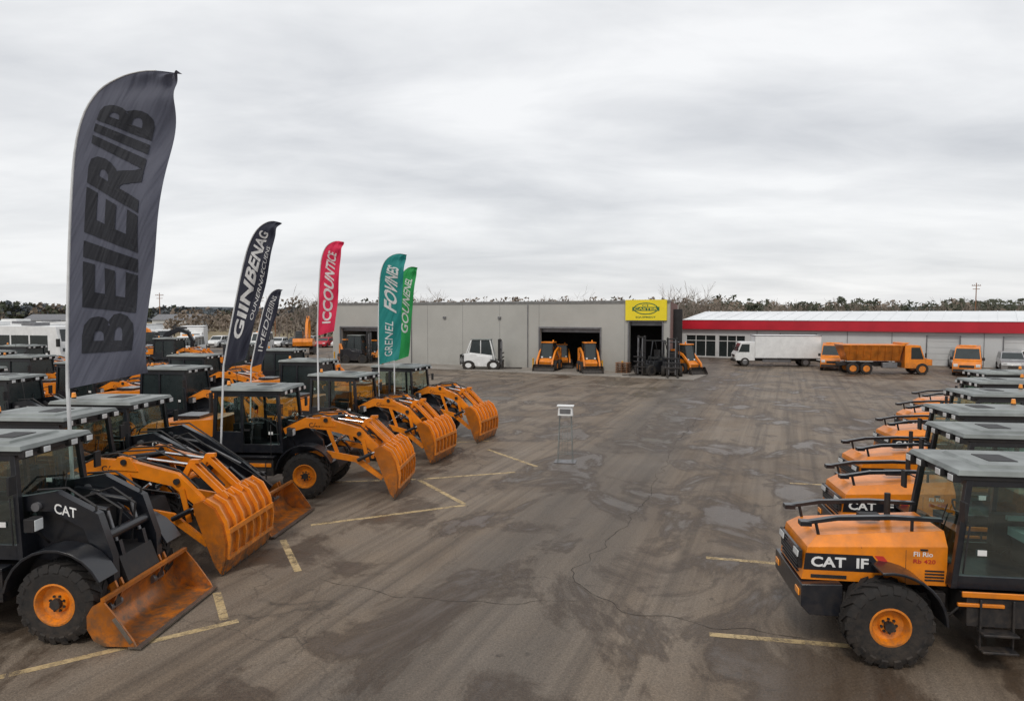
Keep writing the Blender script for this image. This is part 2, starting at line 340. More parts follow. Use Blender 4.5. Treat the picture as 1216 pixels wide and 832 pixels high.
def arms_boom(reach,col):
    # twin box-section booms, linkage, and a bucket tipped down with its ribbed back to the front
    b=MB(); x=reach
    for s in(-1,1):
        y=s*.62
        b.sweep([(-.7,1.78),(-.1,2.02),(.55,1.97),(x-1.15,1.76),(x-.7,1.36),(x-.4,.82)],[.16,.27,.3,.26,.2,.15],y-.065,y+.065,col)
        b.prism([(.15,1.95),(.75,1.92),(.6,2.18),(.35,2.2)],y-.09,y+.09,col)
        for cx,cz in((-.55,1.84),(.48,2.1),(x-1.1,1.74),(x-.42,.86)): b.cyl((cx,y-.12,cz),(cx,y+.12,cz),.06,DARK); 
        b.sweep([(-.35,1.12),(.4,1.22),(x-1.15,1.06),(x-.45,.55)],[.13,.17,.16,.11],s*.78-.035,s*.78+.035,col)
        y2=s*.3
        b.cyl((-.2,y2,1.95),(.7,y2,2.08),.06,BLACK); b.cyl((.7,y2,2.08),(x-1.0,y2,1.98),.03,CHROME)
        b.sweep([(x-1.25,1.6),(x-1.0,2.06),(x-.85,2.06)],[.12,.1,.08],y2-.05,y2+.05,col)
        b.sweep([(x-.98,2.0),(x-.38,1.44)],.1,y2+.05,y2+.09,col); b.sweep([(x-.98,2.0),(x-.38,1.44)],.1,y2-.09,y2-.05,col)
        b.cyl((-.3,y*.75,1.0),(.4,y*.75,1.3),.07,BLACK); b.cyl((.4,y*.75,1.3),(.85,y*.75,1.62),.034,CHROME)
        b.sweep([(.55,1.85),(.8,1.2)],.1,y+s*.08,y+s*.11,col); b.sweep([(x-1.0,1.6),(x-.85,.95)],.1,y+s*.08,y+s*.11,col)
        b.cyl((x-1.1,s*.88,1.05),(x-.7,s*.88,1.25),.05,BLACK); b.cyl((x-.7,s*.88,1.25),(x-.3,s*.88,1.38),.026,CHROME)
        b.tube([(-.6,y,1.95),(-.1,y,2.2),(.3,y,2.26),(.8,y,2.12),(x-1.1,y,1.95),(x-.7,y,1.6)],.018,DARK)
        b.tube([(-.6,y*.3,1.9),(0,y*.35,2.2),(.8,y*.3,2.25),(x-1.1,y*.35,1.9),(x-.6,y*.3,1.45)],.017,DARK)
        b.tube([(.1,y*1.12,1.85),(.7,y*1.13,1.6),(x-1.1,y*1.13,1.5),(x-.7,y*1.13,1.2)],.014,DARK)
    for (cx,cz,r) in((.2,1.9,.07),(x-1.2,1.7,.065),(x-.75,1.1,.05)): b.cyl((cx,-.66,cz),(cx,.66,cz),r,col,n=10)
    prof=[(x-.62,1.36),(x-.42,1.44),(x-.2,1.3),(x-.05,1.02),(x+.02,.66),(x+.0,.3),(x-.08,.04)]
    b.sweep(prof,.035,-.97,.97,BUCK)
    outp=[(p[0]+.035,p[1]+.03) for p in prof[1:-1]]
    for k in range(7):
        yy=-.93+1.86*k/6
        b.sweep(outp,[.05,.09,.1,.09,.05],yy-.022,yy+.022,col)
    for s in(-1,1):
        b.prism([(x-.62,1.36),(x-.42,1.44),(x-.2,1.3),(x-.05,1.02),(x+.02,.66),(x,.3),(x-.08,.04),(x-.2,.2),(x-.36,.6),(x-.55,1.1)],s*.97,s*1.0,BUCK)
        b.prism([(x-.5,1.36),(x-.3,1.5),(x-.2,1.4),(x-.3,1.2)],s*.3-.13,s*.3-.1,col); b.prism([(x-.5,1.36),(x-.3,1.5),(x-.2,1.4),(x-.3,1.2)],s*.3+.1,s*.3+.13,col)
    b.box((x+.06,0,.86),(.05,1.9,.09),col); b.box((x+.05,0,.36),(.05,1.9,.07),col)
    b.box((x-.07,0,.1),(.035,2.0,.17),STEEL,rot=(0,.3,0))
    for k in range(7): b.box((x-.09,-.9+k*.3,.05),(.06,.08,.1),STEEL,rot=(0,.3,0))
    for s in(-1,1): b.text('CAT',((.0 if s<0 else .35),s*.689,1.9),((.34,0,0) if s<0 else(-.34,0,0)),(0,0,.12),DARK)
    return b.mesh('loader_boom')
LB=loader_base(); LH=loader_hood()
LC,LG=cab(-2.65,-.72,1.55,1.2,2.82)
LG2=cab(-2.65,-.72,1.55,1.2,2.82,GL=DGLASS)[1]
armcache={}
def loader(x,y,deg,reach,kind='boom',col=ORANGE,scale=1,hood=LH,far=False):
    key=(reach,kind,col.name)
    if key not in armcache: armcache[key]=(arms_bucket if kind=='bucket' else arms_boom)(reach,col)
    k=0 if far else 1
    parts=[('chassis',LB,.012*k),('engine_hood',hood,.03*k),('cab',LC,.01*k),('cab_glass',LG2 if far else LG,0),('loader_arms',armcache[key],.01*k)]
    for wx in(0,-2.95):
        for s in(-1,1): parts.append(('wheel',WH,0,(wx,s*.87,.63),(0,random.random()*6,0)))
    return place('wheel_loader',parts,(x,y,0),R(deg),scale)
loader(-6.8,11.1,-4,1.3,'bucket',BLACK)
loader(-8.0,13.95,-5,2.65)
loader(-8.0,16.3,-6,2.8,'bucket',BLACK)
loader(-5.5,19.2,-4,2.5)
loader(-4.45,23.9,-17,2.3,scale=.97)
loader(-3.05,27.7,-20,2.3,scale=.97)
for (x,y,d,r,k,c) in((-11.3,26,-9,2.5,'boom',ORANGE),(-7.4,30,-12,2.5,'boom',ORANGE),(-15.2,22.3,-4,2.8,'bucket',BLACK),(-16.5,29,-10,2.5,'boom',ORANGE),
    (-14.2,34,-6,2.5,'boom',ORANGE),(-11.5,39,-11,2.5,'boom',ORANGE),(-22,33,-5,2.5,'boom',ORANGE),(-20.5,38.5,-8,2.5,'boom',ORANGE),(-27,37,-10,2.8,'bucket',BLACK),
    (-30,44,-6,2.5,'boom',ORANGE),(-19,25.5,-8,2.5,'boom',ORANGE),(-23,28.5,-3,2.5,'boom',ORANGE),(-17,47,-8,2.5,'boom',ORANGE)):
    loader(x,y,d,r,k,c,far=True)
# ------------------------------------------------------------------ right tractors
def tractor_parts():
    b=MB()
    b.prism([(-3.6,.6),(.95,.6),(1.05,.8),(1.0,1.05),(-3.6,1.05)],-.4,.4,DARK)
    b.prism([(.55,.6),(1.0,.6),(1.12,.73),(1.12,1.05),(.55,1.07)],-.78,.78,BLACK)
    b.cyl((0,-.8,.63),(0,.8,.63),.15,DARK); b.cyl((-2.95,-.8,.68),(-2.95,.8,.68),.17,DARK)
    for s in(-1,1):
        b.band(arc(0,.64,.76,80,178,9),arc(0,.64,.72,80,178,9),s*.6,s*1.1,BLACK)
        b.band(arc(-2.95,.66,.85,5,175,10),arc(-2.95,.66,.81,5,175,10),s*.62,s*1.1,BLACK)
        b.box((-1.6,s*.72,.86),(1.15,.5,.42),DARK)
        b.box((-1.55,s*.99,1.11),(1.2,.03,.08),ORANGE); b.box((-1.2,s*.98,.96),(.6,.04,.05),ORANGE)
        for z in(.36,.6): b.box((-1.4,s*1.03,z),(.46,.22,.035),DARK)
        for x in(-1.61,-1.19): b.box((x,s*1.0,.7),(.03,.04,.7),DARK)
        b.box((1.13,s*.6,.9),(.02,.2,.1),AMBER)
        b.box((-.7,s*.5,.8),(.4,.3,.35),DARK)
        b.tube([(-.5,s*.6,1.0),(-.9,s*.75,.7),(-1.1,s*.75,.9)],.02,DARK)
    h=MB()
    hw=.62
    h.prism([(1.08,1.07),(-.92,1.07),(-.92,1.64),(1.0,1.56)],-hw,hw,ORANGE)
    h.hexa([(1.0,-hw,1.56),(1.0,hw,1.56),(-.92,hw,1.64),(-.92,-hw,1.64)],[(.84,-hw+.13,1.7),(.84,hw-.13,1.7),(-.92,hw-.13,1.84),(-.92,-hw+.13,1.84)],ORANGE)
    d=MB()
    for s in(-1,1):
        y=s*(hw+.004)
        vs=[(1.055,1.22),(-.1,1.22),(.1,1.47),(1.03,1.47)]
        d.add([(x,y,z) for x,z in vs],[(0,1,2,3)],BLACK)
        vs=[(-.13,1.22),(-.25,1.22),(-.05,1.47),(.07,1.47)]
        d.add([(x,y,z) for x,z in vs],[(0,1,2,3)],DECALR)
        y2=s*(hw+.008)
        if s>0: d.text('CAT  IF',(.95,y2,1.27),(-.8,0,0),(0,0,.155),DECALW,.03)
        else: d.text('CAT  IF',(.15,y2,1.27),(.8,0,0),(0,0,.155),DECALW,.03)
        if s>0: d.text('Fli Rio',(-.46,y2,1.49),(-.26,0,0),(0,0,.07),DECALW); d.text('Rb 420',(-.46,y2,1.39),(-.3,0,0),(0,0,.06),DECALR)
        for k in range(4): h.box((-.75,s*(hw+.006),1.15+k*.045),(.26,.012,.022),DARK)
        h.box((.7,s*(hw+.006),1.13),(.5,.012,.05),DARK)
        h.box((-.36,s*(hw+.001),1.33),(.006,.006,.5),DARK)
        h.box((-.6,s*(hw+.01),1.59),(.1,.02,.025),DARK)
        h.box((1.085,s*.42,1.42),(.05,.3,.13),DARK,rot=(0,-.1,0)); h.box((1.112,s*.42,1.42),(.02,.25,.09),LENS,rot=(0,-.1,0))
    h.box((1.07,0,1.28),(.04,1.1,.14),DARK)
    for k in range(8): h.box((1.085,0,1.13+k*.05),(.04,.9,.018),BLACK)
    h.box((.25,0,1.58),(.008,hw*2+.01,.012),DARK)
    for s in(-1,1):
        h.sweep([(-.9,1.99),(-.2,2.0),(.55,1.96),(.98,1.88)],[.05,.06,.06,.05],s*.45-.05,s*.45+.05,BLACK)
        h.tube([(.85,s*.45,1.9),(.8,s*.45,1.68)],.025,BLACK); h.tube([(-.5,s*.45,1.98),(-.5,s*.45,1.76)],.025,BLACK)
        h.box((1.0,s*.45,1.87),(.16,.16,.07),BLACK)
    h.box((-.05,0,1.88),(.3,.14,.1),DARK); h.cyl((-.4,-.2,1.75),(-.4,-.2,2.2),.045,DARK)
    rb=MB()
    rb.prism([(-4.9,1.0),(-3.2,1.0),(-3.2,1.75),(-4.7,1.6)],-.75,.75,ORANGE); rb.box((-4.95,0,.95),(.3,1.7,.5),BLACK)
    return b.mesh('chassis'),h.mesh('hood'),d.mesh('decals',False),rb.mesh('rear_body')
TB,TH,TD,TR=tractor_parts()
TC,TG=cab(-3.1,-.92,1.56,1.12,2.66,slant=.2,seat=SEATG,low=.3)
WH2=wheel_mesh(.61,.44,ORANGE,18,DARK,.44)
def tractor(x,y,deg):
    parts=[('chassis',TB,.012),('hood',TH,.035),('decals',TD,0),('rear_body',TR,.03),('cab',TC,.01),('cab_glass',TG,0)]
    for wx in(0,-2.95):
        for s in(-1,1): parts.append(('wheel',WH2,0,(wx,s*.87,.61),(0,random.random()*6,0)))
    return place('utility_tractor',parts,(x,y,0),R(deg))
for x,y,dg in((5.45,10.4,172),(7.45,13.3,171),(9.1,16.0,174),(11.8,19.5,172),(14.3,22.9,170),(16.8,26.2,173)): tractor(x,y,dg)
# ------------------------------------------------------------------ forklift
def forklift(x,y,deg,col,scale=1,cabin=False,mast=2.4):
    b=MB()
    b.prism([(-1.25,.35),(-.2,.25),(.75,.25),(.8,.6),(.3,.7),(.25,.95),(-.35,1.0),(-.5,1.15),(-1.2,1.1),(-1.32,.8)],-.55,.55,col)
    b.box((-1.2,0,.75),(.25,1.1,.7),DARK)
    b.box((-.2,0,1.08),(.5,.5,.12),SEAT); b.box((-.48,0,1.35),(.12,.48,.5),SEAT)
    for s in(-1,1):
        b.tube([(-1.0,s*.48,1.1),(-.7,s*.46,2.15)],.035,col if cabin else BLACK); b.tube([(.55,s*.48,.7),(.3,s*.46,2.15)],.035,col if cabin else BLACK)
        b.box((.78,s*.28,mast/2+.1),(.12,.1,mast),DARK); b.box((.88,s*.2,mast/2+.05),(.08,.07,mast-.2),GREY)
        b.box((1.45,s*.3,.12),(1.1,.12,.05),DARK); b.box((.96,s*.3,.4),(.06,.12,.6),DARK)
        for wx,r in((.5,.36),(-.85,.34)):
            b.lathe([(-.1,r*.5),(-.11,r*.9),(-.08,r),(.08,r),(.11,r*.9),(.1,r*.5)],RUBBER,20,(wx,s*.54,r)); b.cyl((wx,s*.44,r),(wx,s*.64,r),r*.55,col)
    for z in(.35,.75,mast,1.5): b.box((.84,0,z),(.08,.7,.09),DARK)
    for z in(.6,.9,1.2): b.box((.98,0,z),(.05,1.0,.08),DARK)
    b.box((-.2,0,2.17),(1.1,1.0,.06),ROOFW if cabin else BLACK)
    b.tube([(.35,0,.75),(.15,0,1.25)],.03,DARK)
    if cabin:
        b.hexa([(-.85,-.5,.95),(.45,-.5,.75),(.45,.5,.75),(-.85,.5,.95)],[(-.8,-.48,1.25),(.42,-.48,1.05),(.42,.48,1.05),(-.8,.48,1.25)],col)
        b.hexa([(-.8,-.47,1.25),(.4,-.47,1.05),(.4,.47,1.05),(-.8,.47,1.25)],[(-.68,-.43,2.12),(.28,-.43,2.12),(.28,.43,2.12),(-.68,.43,2.12)],DGLASS)
        for s in(-1,1): b.tube([(-.2,s*.48,1.2),(-.2,s*.45,2.12)],.03,col)
    return place('forklift',[('body',b.mesh('forklift'),.015)],(x,y,0),R(deg),scale)
def skid(x,y,deg,col,scale=1):
    b=MB()
    b.prism([(-1.2,.35),(.9,.35),(1.0,.7),(.6,.95),(-1.15,1.2),(-1.35,.9)],-.5,.5,col)
    b.hexa([(-.55,-.45,1.05),(.65,-.45,.85),(.65,.45,.85),(-.55,.45,1.05)],[(-.5,-.43,2.0),(.35,-.43,2.0),(.35,.43,2.0),(-.5,.43,2.0)],DGLASS)
    b.box((-.07,0,2.04),(1.05,1.0,.08),col)
    for s in(-1,1):
        for p,q in(((-.55,1.05),(-.5,2.0)),((.65,.85),(.35,2.0))): b.tube([(p[0],s*.46,p[1]),(q[0],s*.44,q[1])],.05,DARK)
        b.sweep([(-1.25,1.55),(-.6,1.6),(.3,1.35),(1.05,.75),(1.2,.4)],[.16,.2,.18,.16,.12],s*.56,s*.7,col)
        b.prism([(-1.35,.7),(-.9,.7),(-1.0,1.65),(-1.3,1.6)],s*.5,s*.72,col)
        b.cyl((-.9,s*.6,.9),(-.2,s*.6,1.4),.05,CHROME)
        for wx in(.5,-.65):
            r=.4; b.lathe([(-.14,r*.5),(-.15,r*.9),(-.1,r),(.1,r),(.15,r*.9),(.14,r*.5)],RUBBER,20,(wx,s*.74,r)); b.cyl((wx,s*.65,r),(wx,s*.88,r),r*.5,col)
        b.box((.66,s*.34,1.0),(.06,.16,.12),LENS)
    b.sweep([(1.65,.06),(1.35,.06),(1.2,.25),(1.22,.45),(1.35,.52)],.04,-.85,.85,DARK)
    for s in(-1,1): b.prism([(1.65,.06),(1.35,.06),(1.2,.25),(1.22,.45),(1.35,.52)],s*.85,s*.88,DARK)
    b.cyl((-.3,.3,2.08),(-.3,.3,2.2),.06,AMBER)
    return place('skid_steer_loader',[('body',b.mesh('skid'),.015)],(x,y,0),R(deg),scale)
# ------------------------------------------------------------------ road vehicles
def rwheel(b,x,y,r=.36,w=.24,rim=GREY):
    b.lathe([(-w/2,r*.6),(-w/2,r*.93),(-w*.35,r),(w*.35,r),(w/2,r*.93),(w/2,r*.6)],RUBBER,24,(x,y,r)); b.cyl((x,y-w*.42,r),(x,y+w*.42,r),r*.6,rim,n=16)
def bodyshell(b,lo,up,w,mat,inset=.14,zt=None):
    b.prism(lo,-w/2,w/2,mat)
    (xa,za),(xb,zb),(xc,zc),(xd,zd)=up
    h=w/2; i=h-inset
    b.hexa([(xa,-h+.02,za),(xb,-h+.02,zb),(xb,h-.02,zb),(xa,h-.02,za)],[(xd,-i,zd),(xc,-i,zc),(xc,i,zc),(xd,i,zd)],mat)
    def L(p,q,t): return tuple(p[k]+(q[k]-p[k])*t for k in range(3))
    for s in(-1,1):
        A=(xa,s*(h-.02),za);B=(xb,s*(h-.02),zb);C=(xc,s*i,zc);D=(xd,s*i,zd)
        def Q(u,v): 
            p=L(L(A,B,u),L(D,C,u),v); return (p[0],p[1]+s*.008,p[2])
        for u0,u1 in((.06,.34),(.37,.64),(.67,.94)): b.quad(Q(u0,.1),Q(u1,.1),Q(u1,.85),Q(u0,.85),DGLASS)
    for (p,q,sx) in(((xb,zb),(xc,zc),.01),((xa,za),(xd,zd),-.01)):
        y0=h-.1;y1=i-.07
        a=.1;c=.9
        X=lambda t:p[0]+(q[0]-p[0])*t+sx; Z=lambda t:p[1]+(q[1]-p[1])*t+.005
        b.quad((X(a),-y0,Z(a)),(X(a),y0,Z(a)),(X(c),y1,Z(c)),(X(c),-y1,Z(c)),DGLASS)
def car(x,y,deg,mat,suv=False):
    b=MB(); z=.12 if suv else 0
    bodyshell(b,[(-2.2,.3),(2.15,.25),(2.25,.5+z),(2.1,.72+z),(1.1,.9+z),(-2.1,.95+z),(-2.25,.7)],[(-2.0,.93+z),(1.1,.9+z),(.3,1.42+z*2),(-1.5 if not suv else -1.85,1.42+z*2)],1.8,mat)
    for wx in(-1.35,1.4):
        for s in(-1,1): rwheel(b,wx,s*.82,.34+z*.2)
    for s in(-1,1): b.box((2.17,s*.65,.65+z),(.12,.35,.13),LENS); b.box((-2.2,s*.7,.8+z),(.08,.25,.15),REDL)
    b.box((2.24,0,.45),(.04,.9,.15),DARK)
    return place('parked_car',[('body',b.mesh('car'),.04)],(x,y,0),R(deg))
def van(x,y,deg,mat,sc=1):
    b=MB()
    bodyshell(b,[(-2.6,.35),(2.4,.3),(2.5,.6),(2.4,.95),(1.75,1.25),(-2.6,1.25)],[(-2.58,1.24),(1.8,1.24),(1.0,2.25),(-2.45,2.3)],1.95,mat,.14)
    for wx in(-1.6,1.6):
        for s in(-1,1): rwheel(b,wx,s*.88,.37)
    for s in(-1,1): b.box((2.42,s*.75,.85),(.12,.3,.22),LENS); b.box((1.45,s*1.08,1.35),(.1,.2,.25),DARK)
    b.box((2.5,0,.78),(.04,1.0,.2),DARK); b.box((2.48,0,.45),(.1,1.85,.22),DARK); b.box((.2,0,2.35),(.25,1.1,.12),AMBER)
    return place('van',[('body',b.mesh('van'),.04)],(x,y,0),R(deg),sc)
def bus(x,y,deg,sc=1):
    b=MB()
    b.prism([(-5.5,.4),(5.3,.4),(5.55,.8),(5.45,2.0),(5.15,3.1),(-5.4,3.15),(-5.55,2.9)],-1.25,1.25,WHITE)
    for s in(-1,1):
        for k in range(7): b.box((-4.6+k*1.42,s*1.254,2.1),(1.3,.02,1.0),DGLASS)
        b.box((0,s*1.256,1.1),(10.6,.02,.12),GREY)
        for wx in(-3.6,3.4): rwheel(b,wx,s*1.12,.5,.3,WHITE)
        b.box((5.5,s*.9,.85),(.1,.35,.2),LENS); b.box((5.5,s*1.4,2.2),(.15,.15,.45),DARK)
    b.quad((5.5,-1.1,1.7),(5.5,1.1,1.7),(5.23,1.05,2.95),(5.23,-1.05,2.95),DGLASS)
    b.box((-1.5,0,3.25),(1.6,1.4,.22),WHITE); b.box((2.2,0,3.22),(1.0,1.0,.18),GREY)
    return place('coach_bus',[('body',b.mesh('bus'),.06)],(x,y,0),R(deg),sc)
def truck_cab(b,x,mat,h=2.3,w=2.1):
    b.prism([(x-1.5,.55),(x+.25,.55),(x+.32,1.1),(x+.1,1.45),(x-.25,h-.05),(x-.5,h),(x-1.5,h)],-w/2,w/2,mat)
    b.quad((x+.125,-w/2+.12,1.45),(x+.125,w/2-.12,1.45),(x-.205,w/2-.2,h-.15),(x-.205,-w/2+.2,h-.15),DGLASS)
    for s in(-1,1):
        b.add([(px,s*(w/2+.006),pz) for px,pz in((x-1.0,1.35),(x+.0,1.35),(x-.3,h-.2),(x-1.0,h-.2))],[(0,1,2,3)],DGLASS)
        b.box((x+.3,s*.8,.8),(.08,.32,.2),LENS); b.box((x+.1,s*(w/2+.15),1.7),(.1,.16,.4),DARK)
    b.box((x+.3,0,.55),(.15,w,.25),DARK); b.box((x+.3,0,1.0),(.06,1.1,.2),DARK)
def box_truck(x,y,deg,mat=WHITE,sc=1):
    b=MB(); truck_cab(b,3.5,mat,2.3)
    b.box((-.95,0,1.85),(5.9,2.3,2.2),WHITE)
    for z in(.8,2.9): b.box((-.95,0,z),(5.94,2.34,.08),GREY)
    b.box((-.5,0,.6),(6.4,.8,.22),DARK)
    for wx in(-2.6,2.9):
        for s in(-1,1): rwheel(b,wx,s*.92,.42,.3,GREY)
    for s in(-1,1): b.box((0,s*1.0,.55),(2.6,.04,.3),GREY)
    b.box((-3.95,0,.5),(.1,2.1,.15),DARK)
    return place('box_truck',[('body',b.mesh('box_truck'),.03)],(x,y,0),R(deg),sc)
def dump_truck(x,y,deg):
    b=MB(); truck_cab(b,3.1,ORANGE,2.55)
    b.prism([(2.9,.8),(3.9,.8),(3.9,1.3),(2.95,1.5)],-.85,.85,ORANGE)
    b.hexa([(-3.0,-.85,1.15),(1.2,-.85,1.15),(1.2,.85,1.15),(-3.0,.85,1.15)],[(-3.5,-1.2,2.5),(1.45,-1.2,2.5),(1.45,1.2,2.5),(-3.5,1.2,2.5)],BUCK)
    for k in range(8):
        xx=-2.9+k*.58
        for s in(-1,1): b.hexa([(xx,s*.86,1.15),(xx+.1,s*.86,1.15),(xx+.1,s*.92,1.15),(xx,s*.92,1.15)],[(xx,s*1.2,2.5),(xx+.1,s*1.2,2.5),(xx+.1,s*1.27,2.5),(xx,s*1.27,2.5)],BUCK)
    b.box((-1.0,0,2.53),(5.0,2.5,.1),ORANGE); b.prism([(1.4,2.5),(1.5,2.5),(2.0,2.75),(1.4,2.75)],-1.1,1.1,ORANGE)
    b.box((-.4,0,.85),(6.4,.8,.3),DARK)
    for wx in(-2.6,-1.5,3.0):
        for s in(-1,1): rwheel(b,wx,s*.98,.5,.35,ORANGE)
    for s in(-1,1): b.box((.4,s*.9,.8),(1.2,.4,.45),GREY)
    return place('dump_truck',[('body',b.mesh('dump_truck'),.03)],(x,y,0),R(deg),.95)
def excavator(x,y,deg,col,raise_=0):
    b=MB()
    for s in(-1,1):
        b.prism([(-1.6,.1),(1.6,.1),(1.9,.35),(1.8,.75),(1.5,.85),(-1.5,.85),(-1.8,.75),(-1.9,.35)],s*.7,s*1.2,DARK)
        for k in range(16): b.box((-1.5+k*.2,s*.95,.86),(.08,.52,.05),DARK)
    b.cyl((0,0,.8),(0,0,1.05),.6,DARK)
    b.prism([(-2.3,1.1),(1.0,1.05),(1.0,1.5),(.0,1.9),(-2.1,2.0),(-2.4,1.6)],-1.15,.0,col); b.prism([(-2.3,1.1),(.2,1.05),(.2,1.9),(-2.1,2.0),(-2.4,1.6)],0.003,1.15,col)
    b.box((.7,.7,1.95),(1.4,.85,1.75),BLACK,taper=(.85,.9)); b.box((.75,.7,2.2),(1.42,.87,.9),DGLASS,taper=(.93,.95))
    k=raise_
    p=[(.8,1.5),(1.9,3.0+k),(3.2,3.5+k*1.6),(4.3,3.1+k*2)]
    b.sweep(p,[.35,.5,.45,.3],-.2,.12,col); q=[(4.0,3.4+k*2),(4.6,2.4+k*1.3),(4.4,1.2+k)]
    b.sweep(q,[.25,.35,.2],-.18,.1,col); b.cyl((1.3,-.04,1.4),(2.4,-.04,2.9+k),.08,CHROME); b.cyl((2.6,-.04,3.7+k*1.3),(4.0,-.04,3.6+k*2),.07,DARK)
    z=1.2+k
    b.prism([(4.4,z),(4.7,z-.3),(4.5,z-.8),(4.0,z-.9),(3.7,z-.5),(4.0,z-.6),(4.3,z-.45)],-.5,.4,DARK)
    return place('excavator',[('body',b.mesh('excavator'),.02)],(x,y,0),R(deg))
forklift(-2.4,61.0,-5,WHITE,(1.65,1.3,1.24),True,2.1)
skid(3.2,59.6,-110,ORANGE,(1.05,1.1,1.22))
skid(6.5,57.4,-85,ORANGE,(1.05,1.02,1.25))
forklift(11.2,54.8,-150,BLACK,1.3); forklift(12.7,54.3,-100,BLACK,1.25); skid(14.4,56.6,-60,ORANGE,(1.05,1.0,1.2))
forklift(-15.3,68.2,-10,BLACK,1.3,True); skid(-16.6,69.3,-70,ORANGE,1.15); skid(4.6,63.2,-90,ORANGE,1.05); skid(-14.2,70.2,-100,ORANGE,1.1)
box_truck(25.1,65.2,172)
van(28.9,61.4,-115,ORANGE); dump_truck(30.7,56.8,-8); van(37.6,56.2,-125,ORANGE)
car(43.6,59.5,-120,CARSILVER,True); car(46.5,61,-120,WHITE,True); car(41.2,62.5,-120,CARGREY,True)
excavator(-35,66,-10,BLACK); excavator(-25.5,84,100,ORANGE,.6); excavator(-41,80,170,ORANGE)
cm=[WHITE,CARGREY,CARSILVER,CARBLUE,WHITE,BLACK,CARSILVER,REDP]
for k in range(12): car(-44+k*2.3,102+random.random()*1.5-k*.2,-95+random.random()*8,cm[k%8],k%3==0)
for k in range(8): car(-48-k*2.9,92-k*.4,-92,cm[(k*3+1)%8],k%2==0)
bus(-39.5,53.5,-16,1.3); bus(-48,64,-14,1.3); bus(-55,78,-12,1.3); box_truck(-41,88,-70,WHITE,1.15); van(-37.5,63,-60,WHITE,1.15); van(-36,76,-80,WHITE,1.1); van(-33,90,-80,WHITE,1.1); box_truck(-52,96,-20,WHITE,1.2)
for k in range(5): loader(-27-k*4.2,57+k*1.2,-6,2.5,'boom',far=True)
# ------------------------------------------------------------------ feather flags
PP=[(0,0),(.005,.17),(.02,.44),(.043,.71),(.073,.846),(.125,.932),(.2,.98),(.29,1.0),(.392,.99)]
RR=[(.245,.05),(.27,.17),(.293,.36),(.313,.55),(.335,.74),(.358,.87),(.372,.93),(.383,.965),(.392,.989)]
def cat(A,t):
    n=len(A)-1; f=min(max(t,0),1)*n; i=min(int(f),n-1); u=f-i
    g=lambda k:Vector(A[min(max(k,0),n)])
    a,b,c,d=g(i-1),g(i),g(i+1),g(i+2)
    return .5*((2*b)+(c-a)*u+(2*a-5*b+4*c-d)*u*u+(3*b-a-3*c+d)*u**3)
def clothmat(name,col):
    m,nt,out=newmat(name)
    d=nt.nodes.new('ShaderNodeBsdfPrincipled'); d.inputs['Roughness'].default_value=.7; d.inputs['Sheen Weight'].default_value=.15
    g=nt.nodes.new('ShaderNodeNewGeometry')
    n1=noise_n(nt,g.outputs['Position'],1.3,4)
    nt.links.new(mixc(nt,n1,tuple(c*.8 for c in col),tuple(c*1.2 for c in col)),d.inputs['Base Color'])
    tr=nt.nodes.new('ShaderNodeBsdfTranslucent'); tr.inputs[0].default_value=(*col,1)
    mp=nt.nodes.new('ShaderNodeMapping'); mp.vector_type='TEXTURE'; mp.inputs['Rotation'].default_value=(0,R(25),0); mp.inputs['Scale'].default_value=(.14,1,1.6)
    nt.links.new(g.outputs['Position'],mp.inputs[0])
    bp=nt.nodes.new('ShaderNodeBump'); bp.inputs['Strength'].default_value=.9; bp.inputs['Distance'].default_value=.1
    nt.links.new(noise_n(nt,mp.outputs[0],.7,2),bp.inputs['Height']); nt.links.new(bp.outputs[0],d.inputs['Normal'])
    mx=nt.nodes.new('ShaderNodeMixShader'); mx.inputs[0].default_value=.25
    nt.links.new(d.outputs[0],mx.inputs[1]); nt.links.new(tr.outputs[0],mx.inputs[2]); nt.links.new(mx.outputs[0],out.inputs[0]); return m
POLE=surf('flag_pole',(.68,.69,.70),.35,dirt=.05)
